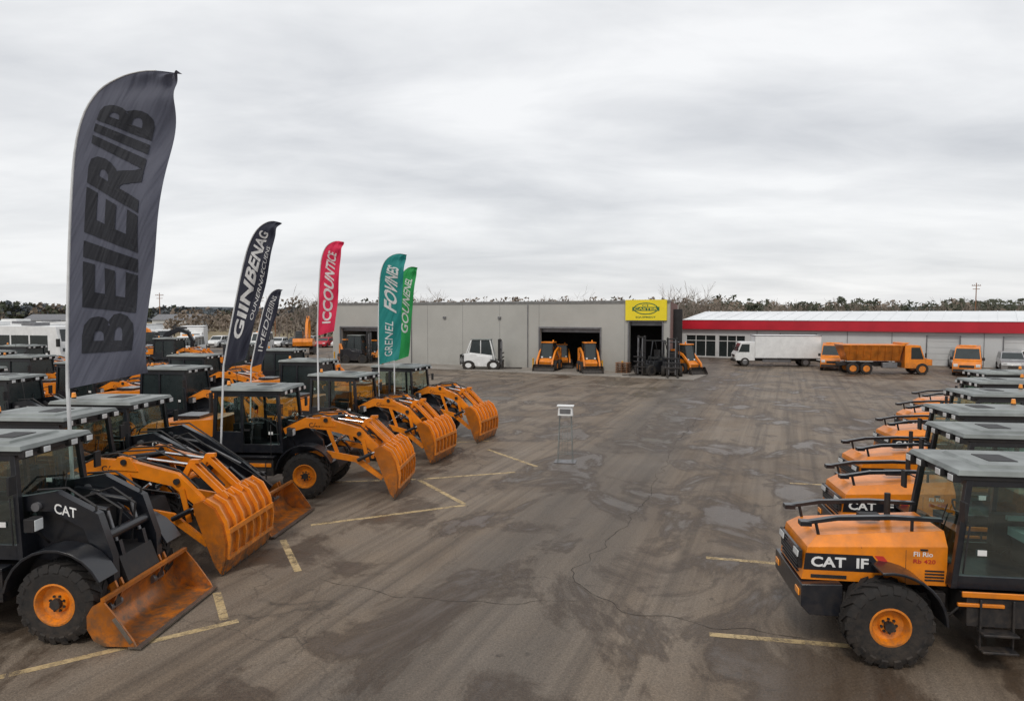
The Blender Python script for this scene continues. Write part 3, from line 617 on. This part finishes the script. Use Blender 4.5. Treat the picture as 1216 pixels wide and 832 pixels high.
def flag(x,y,zb,H,wf,lean,mat,texts,rz=0,plean=0,seed=0):
    def S(s,t,off=0):
        p=cat(PP,t);q=cat(RR,t)
        px=p.x*wf;qx=q.x*wf
        X=(px+(qx-px)*s); Z=p.y+(q.y-p.y)*s
        X+=lean*Z
        rip=(.022*math.sin(9*t+2.5*s+seed)+.012*math.sin(21*t-4*s+seed*2)+.008*math.sin(15*s+11*t))*s
        return Vector((X*H,rip*H+off,zb+Z*H))
    e=bpy.data.objects.new('feather_flag',None); e.location=(x,y,0); e.rotation_euler=(0,0,rz); link(e)
    b=MB(); nt_,ns=60,14
    vs=[S(i/ns,j/nt_) for j in range(nt_+1) for i in range(ns+1)]
    fs=[(j*(ns+1)+i,j*(ns+1)+i+1,(j+1)*(ns+1)+i+1,(j+1)*(ns+1)+i) for j in range(nt_) for i in range(ns)]
    b.add(vs,fs,mat); o=single('sail',b,recalc=False,parent=e)
    b=MB(); base=S(0,0)
    pts=[Vector((base.x-plean,0,0)),base]+[S(0,k/30) for k in range(1,28)]
    for k,(p,q) in enumerate(zip(pts[:-1],pts[1:])):
        r=.034*(1-.75*k/28); b.cyl(p,q,r*H/5.8 if H>4 else r*.8,POLE,n=8)
    b.box((base.x-plean,0,.03),(.5,.5,.04),DARK); b.cyl((base.x-plean,0,.05),(base.x-plean,0,.35),.045,DARK)
    single('pole',b,parent=e)
    for (body,t0,t1,s0,s1,tm,bold) in texts:
        tv,tf=text_geo(body,bold); me=bpy.data.meshes.new('lettering'); me.from_pydata([(a,c,0) for a,c in tv],[],tf)
        bm=bmesh.new(); bm.from_mesh(me)
        for k in range(1,50):
            bmesh.ops.bisect_plane(bm,geom=bm.verts[:]+bm.edges[:]+bm.faces[:],plane_co=(k/50,0,0),plane_no=(1,0,0))
        for k in range(1,6):
            bmesh.ops.bisect_plane(bm,geom=bm.verts[:]+bm.edges[:]+bm.faces[:],plane_co=(0,k/6,0),plane_no=(0,1,0))
        for v in bm.verts: v.co=S(s1+(s0-s1)*v.co.y,t0+(t1-t0)*v.co.x,-.014)
        bm.to_mesh(me); bm.free(); me.materials.append(tm)
        lo=bpy.data.objects.new('lettering',me); link(lo,e)
    return e
F1=clothmat('flag_slate',(.09,.096,.132)); F1T=clothmat('flag_letter_dark',(.015,.017,.026)); F2=clothmat('flag_navy',(.022,.025,.044)); FW=clothmat('flag_letter_white',(.75,.75,.75))
F3=clothmat('flag_red',(.68,.02,.08)); F4=clothmat('flag_teal',(.01,.23,.215)); F5=clothmat('flag_green',(.02,.32,.08))
flag(-8.27,12.65,3.6,5.8,1.0,0,F1,[('BEIERIIB',.09,.6,.17,.8,F1T,.035)],plean=-.06)
flag(-7.5,17.7,3.62,3.75,.6,.18,F2,[('GIINBENAG',.14,.66,.18,.62,FW,.03),('OUNERNAECUENS',.22,.56,.74,.9,FW,.0)],plean=.2,seed=2)
flag(-9.2,24,3.1,2.75,.58,.2,F2,[('IMEDEBIINS',.15,.64,.3,.7,FW,.0)],plean=.1,seed=1)
flag(-6.1,21.4,4.3,2.95,.72,.01,F3,[('ICCOUNTICE',.1,.6,.26,.76,FW,.03)],seed=3)
flag(-4.95,25.3,3.1,4.1,.74,-.03,F4,[('FOVINES',.3,.6,.22,.78,FW,.03),('GRENEL',.06,.25,.3,.65,FW,.0)],seed=4)
flag(-4.7,27.2,3.1,3.75,.6,.02,F5,[('GOUNENEL',.2,.6,.35,.8,FW,.02)],seed=5)
# ------------------------------------------------------------------ small sign stand
b=MB()
b.box((0,0,1.74),(.5,.3,.3),WHITE,taper=(.9,.85)); b.box((0,-.158,1.74),(.36,.012,.16),GREY); b.box((0,0,1.91),(.56,.36,.03),WHITE)
for sx in(-1,1):
    for sy in(-1,1): b.tube([(sx*.19,sy*.1,1.62),(sx*.25,sy*.2,.02)],.012,ROOFW)
for z in(.3,.75,1.2):
    for sy in(-1,1): b.tube([(-.23,sy*.16,z),(.23,sy*.16,z)],.008,ROOFW)
for k in range(3): b.tube([(-.1+k*.1,-.16,.3),(-.08+k*.08,-.12,1.2)],.006,ROOFW)
for sx in(-1,1): b.tube([(sx*.23,-.17,.3),(sx*.23,.17,.3)],.008,GREY)
b.box((0,0,.015),(.72,.56,.03),GREY)
e=bpy.data.objects.new('sign_stand',None); e.location=(1.8,22.8,0); e.rotation_euler=(0,0,R(-10)); link(e); single('stand',b,.004,parent=e)
# ------------------------------------------------------------------ buildings
def facade(b,L,H,th,ops,mat):
    ops=sorted(ops); x=0
    for (a,c,z0,z1) in ops:
        if a>x: b.box(((x+a)/2,th/2,H/2),(a-x,th,H),mat)
        b.box(((a+c)/2,th/2,(z1+H)/2),(c-a,th,H-z1),mat)
        if z0>0: b.box(((a+c)/2,th/2,z0/2),(c-a,th,z0),mat)
        x=c
    if L>x: b.box(((x+L)/2,th/2,H/2),(L-x,th,H),mat)
gb=bpy.data.objects.new('grey_warehouse',None); gb.location=(-19,72.4,0); ang=math.atan2(-16.1,32); gb.rotation_euler=(0,0,ang); link(gb)
L=35.8; dep=23.5; off=-4.8
ops=[(1.1,5.9,0,3.5),(24.1,29.8,0,3.65),(32.4,35.2,0,4.3)]
b=MB(); facade(b,L,6,.3,ops,CONC); single('front_wall',b,parent=gb)
b=MB()
b.hexa([(0,.31,0),(.3,.31,0),(.3,dep,0),(0,dep,0)],[(0,.31,6),(.3,.31,6),(.3,dep,6),(0,dep,6)],CONC)
b.hexa([(L-.3,.31,0),(L,.31,0),(L+off,dep,0),(L-.3+off,dep,0)],[(L-.3,.31,6),(L,.31,6),(L+off,dep,6),(L-.3+off,dep,6)],BROWN)
b.box(((L+off)/2,dep+.16,3),(L+off,.3,6),CONC); single('side_walls',b,parent=gb)
b=MB(); b.hexa([(.31,.31,5.6),(L-.31,.31,5.6),(L+off-.31,dep,5.6),(.31,dep,5.6)],[(.31,.31,5.8),(L-.31,.31,5.8),(L+off-.31,dep,5.8),(.31,dep,5.8)],CAPM); single('roof',b,parent=gb)
b=MB(); b.box((L/2,.15,6.05),(L+.1,.42,.1),CAPM); b.box((L/2,-.02,5.9),(L,.03,.14),JOINT)
for k in range(1,9):
    x=k*4.0
    if not any(a-.1<x<c+.1 for a,c,_,_ in ops): b.box((x,-.004,2.95),(.03,.02,5.7),JOINT)
for a,c,_,z1 in ops:
    for x in(a-.06,c+.06): b.box((x,-.03,z1/2),(.12,.12,z1),GREY)
    b.box(((a+c)/2,-.03,z1+.08),(c-a+.24,.12,.16),GREY)
    b.box(((a+c)/2,.5,z1-.15),(c-a,.3,.35),GREY)
    for x in(a-.4,c+.4):
        if x<L-.2: b.cyl((x,-.6,.0),(x,-.6,1.0),.08,YELLOW)
for x in(8,14,20): b.box((x,-.08,4.6),(.3,.16,.2),GREY)
for x in(10.1,22.9): b.cyl((x,-.07,0),(x,-.07,5.8),.04,GREY)
single('trim',b,.01,parent=gb)
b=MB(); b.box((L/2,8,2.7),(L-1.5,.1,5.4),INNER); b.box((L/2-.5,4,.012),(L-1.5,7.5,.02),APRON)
for k in range(6): b.box((3+k*1.1 if k<3 else 22+k*1.3,7.3,1),(.9,.7,2),(GREY,DARK,WOOD)[k%3])
single('interior',b,parent=gb)
b=MB(); b.box((33.85,-.1,5.28),(3.5,.2,1.72),SIGNY)
n=24; b.add([(33.85+1.05*math.cos(2*math.pi*k/n),-.206,5.4+.5*math.sin(2*math.pi*k/n)) for k in range(n)],[tuple(range(n))],SIGNG)
b.add([(33.85+.95*math.cos(2*math.pi*k/n),-.21,5.4+.42*math.sin(2*math.pi*k/n)) for k in range(n)],[tuple(range(n))],SIGNY)
b.box((33.85,-.214,5.38),(2.3,.01,.32),SIGNG); b.text('CASTER',(32.85,-.224,5.28),(2.0,0,0),(0,0,.2),SIGNY,.02); b.text('EQUIPMENT',(33.0,-.212,4.6),(1.7,0,0),(0,0,.16),SIGNG)
b.text('CT',(33.55,-.214,5.56),(.6,0,0),(0,0,.2),SIGNG)
single('roof_sign',b,parent=gb)
b=MB(); b.box((L/2+1,-2.3,.03),(L+4,4.6,.07),APRON)
for k in range(10): b.box((k*4.0,-2.3,.068),(.03,4.6,.008),JOINT)
single('concrete_walkway',b,.01,loc=(-19,72.4,0),rz=ang)
b=MB()
for k in range(6): 
    for j in range(5): b.box((0,-.4+j*.2,.07+k*.15),(1.1,.14,.03),WOOD)
    for j in(-.45,0,.45): b.box((j,0,.01+k*.15+.02),(.09,1,.08),WOOD)
single('pallet_stack',b,loc=(9.3,57,.07),rz=ang)
rb=bpy.data.objects.new('red_band_building',None); rb.location=(19.5,80,0); ang2=math.atan2(-16,22.9); rb.rotation_euler=(0,0,ang2); link(rb)
L=50
ops=[(.95,4.4,.15,2.5),(4.75,7.7,.15,2.5),(11.5,15,0,2.9),(25,27.6,0,2.9),(31,34.5,0,2.9)]
b=MB(); facade(b,L,3.2,.3,ops,WWALL); b.box((.15,9.2,1.6),(.3,17.7,3.2),WWALL); b.box((L-.15,9.2,1.6),(.3,17.7,3.2),WWALL); b.box((L/2,18.2,1.6),(L,.3,3.2),WWALL); single('walls',b,parent=rb)
b=MB(); b.box((L/2,-.1,3.72),(L+.6,.7,1.04),REDP); b.box((L/2,-.47,4.27),(L+.7,.1,.07),WROOF); single('red_fascia',b,.02,parent=rb)
b=MB(); b.prism([(.26,3.6),(.26,4.15),(9.3,5.25),(18.4,4.15),(18.4,3.6)],0,L,WROOF)
me=b.mesh('roof'); 
for v in me.vertices: v.co=Vector((v.co.y,v.co.x,v.co.z))
me.flip_normals(); o=bpy.data.objects.new('roof',me); link(o,rb)
b=MB()
for k in range(33): b.box((k*1.5+.5,4.8,4.735),(.05,9.1,.05),WROOF,rot=(math.atan2(1.1,9.04),0,0))
single('roof_seams',b,parent=rb)
b=MB()
for a,c,z0,z1 in ops[:2]:
    b.box(((a+c)/2,.16,(z0+z1)/2),(c-a,.03,z1-z0),DGLASS)
    for k in range(4): b.box((a+(c-a)*k/3,.12,(z0+z1)/2),(.07,.08,z1-z0),WHITE)
    b.box(((a+c)/2,.12,1.9),(c-a,.06,.06),WHITE)
for a,c,z0,z1 in ops[2:]:
    for k in range(5): b.box(((a+c)/2,.15+.004*(k%2),z0+.29+k*.58),(c-a,.06,.56),WWALL)
    for x in(a-.05,c+.05): b.box((x,-.02,z1/2),(.1,.08,z1),GREY)
for x in(9,18,22,29.5,37,43): b.box((x,-.02,1.6),(.05,.04,3.1),GREY)
for x in(40,46): b.box((x,-.004,1.6),(1.6,.03,1.1),DGLASS)
single('doors_and_windows',b,parent=rb)
# ------------------------------------------------------------------ ground
def asphalt():
    m,nt,out=newmat('asphalt')
    b=nt.nodes.new('ShaderNodeBsdfPrincipled'); g=nt.nodes.new('ShaderNodeNewGeometry'); pos=g.outputs['Position']
    def mapping(rot,sc):
        mp=nt.nodes.new('ShaderNodeMapping'); mp.inputs['Rotation'].default_value=(0,0,rot); nt.links.new(pos,mp.inputs[0])
        m2=nt.nodes.new('ShaderNodeMapping'); m2.inputs['Scale'].default_value=sc; nt.links.new(mp.outputs[0],m2.inputs[0]); return m2.outputs[0]
    big=noise_n(nt,pos,.12,4,.62,.6); med=noise_n(nt,pos,.6,6,.68,.4); fine=noise_n(nt,pos,30,2,.7); grit=noise_n(nt,pos,95,1,.7)
    st=noise_n(nt,mapping(R(-71),(.03,.75,1)),1.0,4,.6); st2=noise_n(nt,mapping(R(-68),(.045,3.0,1)),1.0,3,.6)
    c=mixc(nt,ramp(nt,big,.38,.6),(.085,.057,.037),(.215,.175,.136))
    c=mixc(nt,math_n(nt,'MULTIPLY',ramp(nt,st,.38,.62),.55),c,(.24,.203,.165))
    c=mixc(nt,math_n(nt,'MULTIPLY',ramp(nt,med,.4,.64),.5),c,(.22,.17,.122))
    c=mixc(nt,math_n(nt,'MULTIPLY',ramp(nt,st2,.46,.68),.62),c,(.07,.054,.042))
    sx=nt.nodes.new('ShaderNodeSeparateXYZ'); nt.links.new(mapping(R(-71),(1,1,1)),sx.inputs[0])
    lane=math_n(nt,'ABSOLUTE',math_n(nt,'ADD',math_n(nt,'ADD',sx.outputs[1],-4.3),math_n(nt,'MULTIPLY',med,1.0)))
    lm=ramp(nt,math_n(nt,'MULTIPLY',lane,.1),.13,.19,(1,1,1,1),(0,0,0,1))
    c=mixc(nt,math_n(nt,'MULTIPLY',lm,.5),c,(.12,.105,.092))
    trk=ramp(nt,math_n(nt,'ABSOLUTE',math_n(nt,'ADD',lane,-.85)),.12,.42,(1,1,1,1),(0,0,0,1))
    c=mixc(nt,math_n(nt,'MULTIPLY',trk,math_n(nt,'MULTIPLY',ramp(nt,st,.3,.7),.5)),c,(.05,.043,.038))
    wn=noise_n(nt,mapping(R(-71),(.75,1.1,1)),.42,7,.66,.7)
    wet=ramp(nt,wn,.56,.62); damp=ramp(nt,wn,.50,.555)
    c=mixc(nt,math_n(nt,'MULTIPLY',damp,.68),c,(.05,.032,.02))
    oil=ramp(nt,noise_n(nt,pos,1.6,3,.6,.3),.66,.74)
    c=mixc(nt,math_n(nt,'MULTIPLY',oil,.6),c,(.03,.024,.02))
    def crack(scale,w,d):
        v=nt.nodes.new('ShaderNodeTexVoronoi'); v.feature='DISTANCE_TO_EDGE'; v.inputs['Scale'].default_value=scale
        nn=nt.nodes.new('ShaderNodeTexNoise'); nn.inputs['Scale'].default_value=1.3; nn.inputs['Detail'].default_value=4; nt.links.new(pos,nn.inputs['Vector'])
        vm=nt.nodes.new('ShaderNodeVectorMath'); vm.operation='MULTIPLY_ADD'; nt.links.new(nn.outputs['Color'],vm.inputs[0]); vm.inputs[1].default_value=(d,d,0); nt.links.new(pos,vm.inputs[2])
        nt.links.new(vm.outputs[0],v.inputs['Vector']); return ramp(nt,v.outputs['Distance'],w*.3,w,(1,1,1,1),(0,0,0,1))
    crk=math_n(nt,'MULTIPLY',crack(.13,.0022,1.4),ramp(nt,med,.35,.6))
    c=mixc(nt,math_n(nt,'MULTIPLY',crk,.6),c,(.03,.023,.018))
    gr=ramp(nt,fine,.3,.75,(.70,.70,.70,1),(1.24,1.22,1.2,1)); c=mixc(nt,1.0,c,gr,'MULTIPLY')
    sp=ramp(nt,grit,.25,.8,(.62,.62,.62,1),(1.4,1.38,1.35,1)); c=mixc(nt,.85,c,sp,'MULTIPLY')
    nt.links.new(c,b.inputs['Base Color'])
    rg=math_n(nt,'SUBTRACT',math_n(nt,'ADD',math_n(nt,'MULTIPLY',med,.25),.53),math_n(nt,'MULTIPLY',wet,.27),True)
    rg=math_n(nt,'SUBTRACT',rg,math_n(nt,'MULTIPLY',damp,.07),True)
    nt.links.new(rg,b.inputs['Roughness']); b.inputs['Specular IOR Level'].default_value=.38
    bp=nt.nodes.new('ShaderNodeBump'); bp.inputs['Distance'].default_value=.012
    nt.links.new(math_n(nt,'SUBTRACT',.55,math_n(nt,'MULTIPLY',wet,.3)),bp.inputs['Strength'])
    nt.links.new(math_n(nt,'ADD',grit,fine),bp.inputs['Height']); nt.links.new(bp.outputs[0],b.inputs['Normal'])
    nt.links.new(b.outputs[0],out.inputs[0]); return m
ASPH=asphalt()
def fieldmat():
    m,nt,out=newmat('dry_field'); b=nt.nodes.new('ShaderNodeBsdfPrincipled'); g=nt.nodes.new('ShaderNodeNewGeometry')
    c=mixc(nt,ramp(nt,noise_n(nt,g.outputs['Position'],.02,4),.35,.65),(.16,.13,.068),(.32,.25,.15)); c=mixc(nt,ramp(nt,noise_n(nt,g.outputs['Position'],.5,4),.3,.8),c,(.11,.095,.05))
    nt.links.new(c,b.inputs[0]); b.inputs['Roughness'].default_value=.95; nt.links.new(b.outputs[0],out.inputs[0]); return m
b=MB(); b.add([(-3000,-600,0),(3000,-600,0),(3000,4000,0),(-3000,4000,0)],[(0,1,2,3)],fieldmat()); single('ground',b,recalc=False)
b=MB(); b.add([(-90,-25,.004),(95,-25,.004),(95,104,.004),(30,108,.004),(-90,108,.004)],[(0,1,2,3,4)],ASPH); single('asphalt_lot',b,recalc=False)
m,nt,out=newmat('worn_line_paint'); pb=nt.nodes.new('ShaderNodeBsdfPrincipled'); g=nt.nodes.new('ShaderNodeNewGeometry')
nt.links.new(mixc(nt,noise_n(nt,g.outputs['Position'],3,4),(.46,.33,.15),(.62,.48,.28)),pb.inputs[0]); pb.inputs['Roughness'].default_value=.7
tr=nt.nodes.new('ShaderNodeBsdfTransparent'); mx=nt.nodes.new('ShaderNodeMixShader')
nt.links.new(math_n(nt,'MULTIPLY',ramp(nt,noise_n(nt,g.outputs['Position'],3.5,8,.82),.36,.56),.85),mx.inputs[0]); nt.links.new(tr.outputs[0],mx.inputs[1]); nt.links.new(pb.outputs[0],mx.inputs[2]); nt.links.new(mx.outputs[0],out.inputs[0]); LINE=m
b=MB()
def line(x0,y0,x1,y1,w=.14,z=.008):
    d=Vector((x1-x0,y1-y0)).normalized(); nx,ny=-d.y*w/2,d.x*w/2
    b.add([(x0+nx,y0+ny,z),(x1+nx,y1+ny,z),(x1-nx,y1-ny,z),(x0-nx,y0-ny,z)],[(0,3,2,1)],LINE)
for l in((-4.76,15.9,-1.2,17.6),(-2.7,20.4,.1,21.3),(-.9,24.9,.8,22.1),(-5.07,14.85,-4.15,13.0),(-6.97,9.2,-4.46,10.87),
   (3.98,13.75,5.4,13.4),(3.08,10.4,5.2,10.0),(8.2,19.9,9.6,19.6),(-5.6,20.0,-2.9,20.37),(-9,8.2,-7,9.17),(-3.0,26.1,-.9,26.6),(-5.3,12.0,-4.7,10.9)): line(*l)
line(-1.26,17.7,-2.8,20.3)
o=single('parking_lines',b,recalc=False)
b=MB(); CR=surf('crack_fill',(.035,.027,.021),.85,dirt=0)
def crackline(pts,w=.02):
    P=[]
    for (a,c) in zip(pts[:-1],pts[1:]):
        n=int((Vector(c)-Vector(a)).length/.12)+1
        for k in range(n): p=Vector(a).lerp(Vector(c),k/n); P.append(p+Vector((noise.noise(Vector((p.x*1.7,p.y*1.7,1)))*.22+random.uniform(-.02,.02),noise.noise(Vector((p.x*1.7,p.y*1.7,9)))*.22)))
    for p,q in zip(P[:-1],P[1:]):
        d=(q-p).normalized(); ww=w*random.uniform(.4,1.2); nx,ny=-d.y*ww/2,d.x*ww/2
        b.add([(p.x+nx,p.y+ny,.0075),(q.x+nx,q.y+ny,.0075),(q.x-nx,q.y-ny,.0075),(p.x-nx,p.y-ny,.0075)],[(0,3,2,1)],CR)
crackline([(6.6,27),(3.4,17.5),(1.1,12.7),(1.9,11.2),(4.6,10.2)],.016); crackline([(-3.6,12.6),(-1.5,11.7),(.1,11.5),(1.2,11.6)],.013); crackline([(12,40),(6.6,27)],.025)
single('pavement_cracks',b,recalc=False)
# ------------------------------------------------------------------ vegetation
def leafmat(name,a,c):
    m,nt,out=newmat(name); p=nt.nodes.new('ShaderNodeBsdfPrincipled'); g=nt.nodes.new('ShaderNodeNewGeometry')
    nt.links.new(mixc(nt,ramp(nt,noise_n(nt,g.outputs['Position'],.25,2),.35,.65),a,c),p.inputs[0]); p.inputs['Roughness'].default_value=.9; p.inputs['Specular IOR Level'].default_value=.1; nt.links.new(p.outputs[0],out.inputs[0]); return m
EG=leafmat('evergreen_foliage_hazed',(.045,.052,.036),(.085,.09,.065)); BR=leafmat('winter_scrub',(.14,.11,.086),(.23,.19,.155)); TW=leafmat('bare_twigs',(.2,.165,.14),(.3,.26,.225)); FAR=leafmat('far_woods_hazed',(.075,.088,.1),(.11,.12,.13))  # distance haze is mixed into the evergreen and far woods colours
def clump(b,x,y,h,w,n,mat,z0=0,s=.7,cone=0):
    b.cyl((x,y,z0-.5),(x,y,z0+h*.7),.12+h*.01,TW,r1=.05,n=5)
    for k in range(n):
        t=random.random()**.8; zz=z0+h*(.03+.97*t)
        r=w/2*((1-t)*cone+ (1-cone)*math.sqrt(max(0,1-t*t)*.9+.06)); a=random.random()*6.283; rr=r*math.sqrt(random.random())
        c=Vector((x+rr*math.cos(a),y+rr*math.sin(a),zz)); q=s*random.uniform(.5,1.3)
        u=Vector((random.gauss(0,1),random.gauss(0,1),random.gauss(0,1))).normalized()*q; v=u.orthogonal().normalized()*q*random.uniform(.4,1)
        b.add([c-u,c-v*.8,c+u,c+v],[(0,1,2,3)],mat)
def bare(b,x,y,h,mat,lv=4,mr=.02):
    def br(p,d,l,r,lev):
        q=p+d*l; b.add([p+Vector((r,0,0)),p+Vector((-r*.5,r*.8,0)),p+Vector((-r*.5,-r*.8,0)),q+Vector((r*.6,0,0)),q+Vector((-r*.3,r*.5,0)),q+Vector((-r*.3,-r*.5,0))],[(0,1,4,3),(1,2,5,4),(2,0,3,5)],mat)
        if lev==0: return
        for k in range(5 if lev==lv else random.choice((2,3))+(1 if lev==1 else 0)):
            nd=(d+Vector((random.gauss(0,.5),random.gauss(0,.5),random.gauss(.1,.2)))).normalized(); br(p+d*l*random.uniform(.4,1),nd,l*random.uniform(.6,.85),max(r*.5,mr),lev-1)
    br(Vector((x,y,-.2)),Vector((random.gauss(0,.05),0,1)).normalized(),h*.32,h*.013,lv)
b=MB()
for k in range(78):
    x=-37+k*.95+random.uniform(-.8,.8); y=110+random.uniform(-3,10); bare(b,x,y,random.uniform(8,11.5)*(.95+.18*math.sin(k*.3)+.08*math.sin(k*1.3)),TW)
single('bare_trees',b,recalc=False)
b=MB()
for k in range(170): clump(b,-38+k*.46+random.uniform(-.8,.8),120+random.uniform(-4,8),random.uniform(6.6,8.0),4.5,60,random.choice((BR,BR,BR,EG)),s=.32)
single('hedgerow',b,recalc=False)
b=MB()
for k in range(620):
    u=random.uniform(.2,1.2); d=random.uniform(190,270); hh=random.uniform(6.0,9.0)+2.6*max(0,noise.noise(Vector((u*11,0,0)))+.2)
    clump(b,u*d,d,hh,random.uniform(7,12),60,random.choice((EG,EG,EG,BR)),s=.65,cone=random.choice((.1,.2,.6)))
for k in range(110): bare(b,random.uniform(.22,1.0)*180,180+random.uniform(-4,6),random.uniform(8,12.5),TW,3,.04)
single('distant_treeline',b,recalc=False)
b=MB()
for k in range(420):
    u=random.uniform(-1.1,-.12); d=random.uniform(380,470); hh=random.uniform(6,9)+max(0,(-u-.6))*24
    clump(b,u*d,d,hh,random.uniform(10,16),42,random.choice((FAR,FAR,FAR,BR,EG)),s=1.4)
for k in range(90):
    u=random.uniform(-.5,-.2); d=random.uniform(160,230); clump(b,u*d,d,random.uniform(3,6),6,50,BR,s=.5)
single('distant_woods',b,recalc=False)
b=MB(); vs=[];n=120
for k in range(n+1):
    a=R(-62+124*k/n); 
    hz=9+6*noise.noise(Vector((k*.09,3,0)))+9*max(0,math.sin(a)*-1-.35)+6*max(0,math.sin(a)-.2)
    for d,z in((560,-1),(700,hz),(900,hz*1.1)): vs.append((d*math.sin(a),d*math.cos(a),z))
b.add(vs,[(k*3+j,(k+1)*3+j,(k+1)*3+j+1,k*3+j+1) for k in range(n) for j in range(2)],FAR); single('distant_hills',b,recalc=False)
for (x,y,h) in((-103,200,11),(-70,190,10),(-128,210,11),(122,180,13),(-52,150,9)):
    b=MB(); b.cyl((0,0,0),(0,0,h),.16,WOOD,r1=.1,n=8); b.box((0,0,h-.7),(2.4,.12,.14),WOOD); b.box((0,0,h-1.6),(1.8,.12,.14),WOOD)
    for s in(-1,-.5,.5,1): b.cyl((s,0,h-.63),(s,0,h-.4),.06,GREY)
    single('utility_pole',b,loc=(x,y,0))
for (x,y,l) in((-118,180,16),(-92,190,12)):
    b=MB(); b.box((0,0,1.6),(l,8,3.2),WWALL)
    b.hexa([(-l/2-.3,-4.3,3.2),(l/2+.3,-4.3,3.2),(l/2+.3,4.3,3.2),(-l/2-.3,4.3,3.2)],[(-l/2-.3,-.05,4.8),(l/2+.3,-.05,4.8),(l/2+.3,.05,4.8),(-l/2-.3,.05,4.8)],GREY)
    for k in range(3): b.box((-l/3+k*l/3,-4.02,1.4),(l*.14,.06,1.8),DARK)
    e=bpy.data.objects.new('farm_shed',None); e.location=(x,y,0); link(e); single('shell',b,parent=e)
# ------------------------------------------------------------------ sky, light, camera
w=bpy.data.worlds.new('World'); scene.world=w; w.use_nodes=True; nt=w.node_tree; nt.nodes.clear()
out=nt.nodes.new('ShaderNodeOutputWorld'); bg=nt.nodes.new('ShaderNodeBackground'); tc=nt.nodes.new('ShaderNodeTexCoord')
sky=nt.nodes.new('ShaderNodeTexSky'); sky.sky_type='NISHITA'; sky.sun_disc=False; sky.sun_elevation=R(48); sky.sun_rotation=R(20)
sx=nt.nodes.new('ShaderNodeSeparateXYZ'); nt.links.new(tc.outputs['Generated'],sx.inputs[0])
zc=math_n(nt,'MAXIMUM',sx.outputs[2],0.0); den=math_n(nt,'ADD',zc,.16)
cb=nt.nodes.new('ShaderNodeCombineXYZ'); nt.links.new(math_n(nt,'DIVIDE',sx.outputs[0],den),cb.inputs[0]); nt.links.new(math_n(nt,'DIVIDE',sx.outputs[1],den),cb.inputs[1])
mp=nt.nodes.new('ShaderNodeMapping'); mp.inputs['Scale'].default_value=(.6,1.0,1); mp.inputs['Rotation'].default_value=(0,0,R(-14)); mp.inputs['Location'].default_value=(2.3,.4,0); nt.links.new(cb.outputs[0],mp.inputs[0])
n1=noise_n(nt,mp.outputs[0],.75,5,.5,.5); n2=noise_n(nt,mp.outputs[0],2.6,6,.55,.3)
f=math_n(nt,'ADD',math_n(nt,'MULTIPLY',n1,.66),math_n(nt,'MULTIPLY',n2,.34))
c=ramp(nt,f,.35,.61,(.57,.59,.625,1),(.95,.957,.965,1))
hz=ramp(nt,zc,.0,.28,(1,1,1,1),(0,0,0,1))
c=mixc(nt,math_n(nt,'MULTIPLY',hz,.4),c,(.92,.928,.935,1))
sk=mixc(nt,1.0,sky.outputs[0],(.1,.1,.1,1),'MULTIPLY')
c=mixc(nt,.94,sk,c)
nt.links.new(c,bg.inputs[0]); bg.inputs[1].default_value=1.0; nt.links.new(bg.outputs[0],out.inputs[0])
sd=bpy.data.lights.new('sun','SUN'); sd.energy=1.4; sd.angle=R(12); sd.color=(1,.93,.84); so=bpy.data.objects.new('sun',sd); so.rotation_euler=(R(42),0,R(-20)); link(so)
cam=bpy.data.cameras.new('camera'); cam.sensor_width=36; cam.lens=24; cam.clip_end=6000; cam.clip_start=.1
co=bpy.data.objects.new('camera',cam); co.location=(0,0,5); co.rotation_euler=(R(90-3.1),0,0); link(co); scene.camera=co
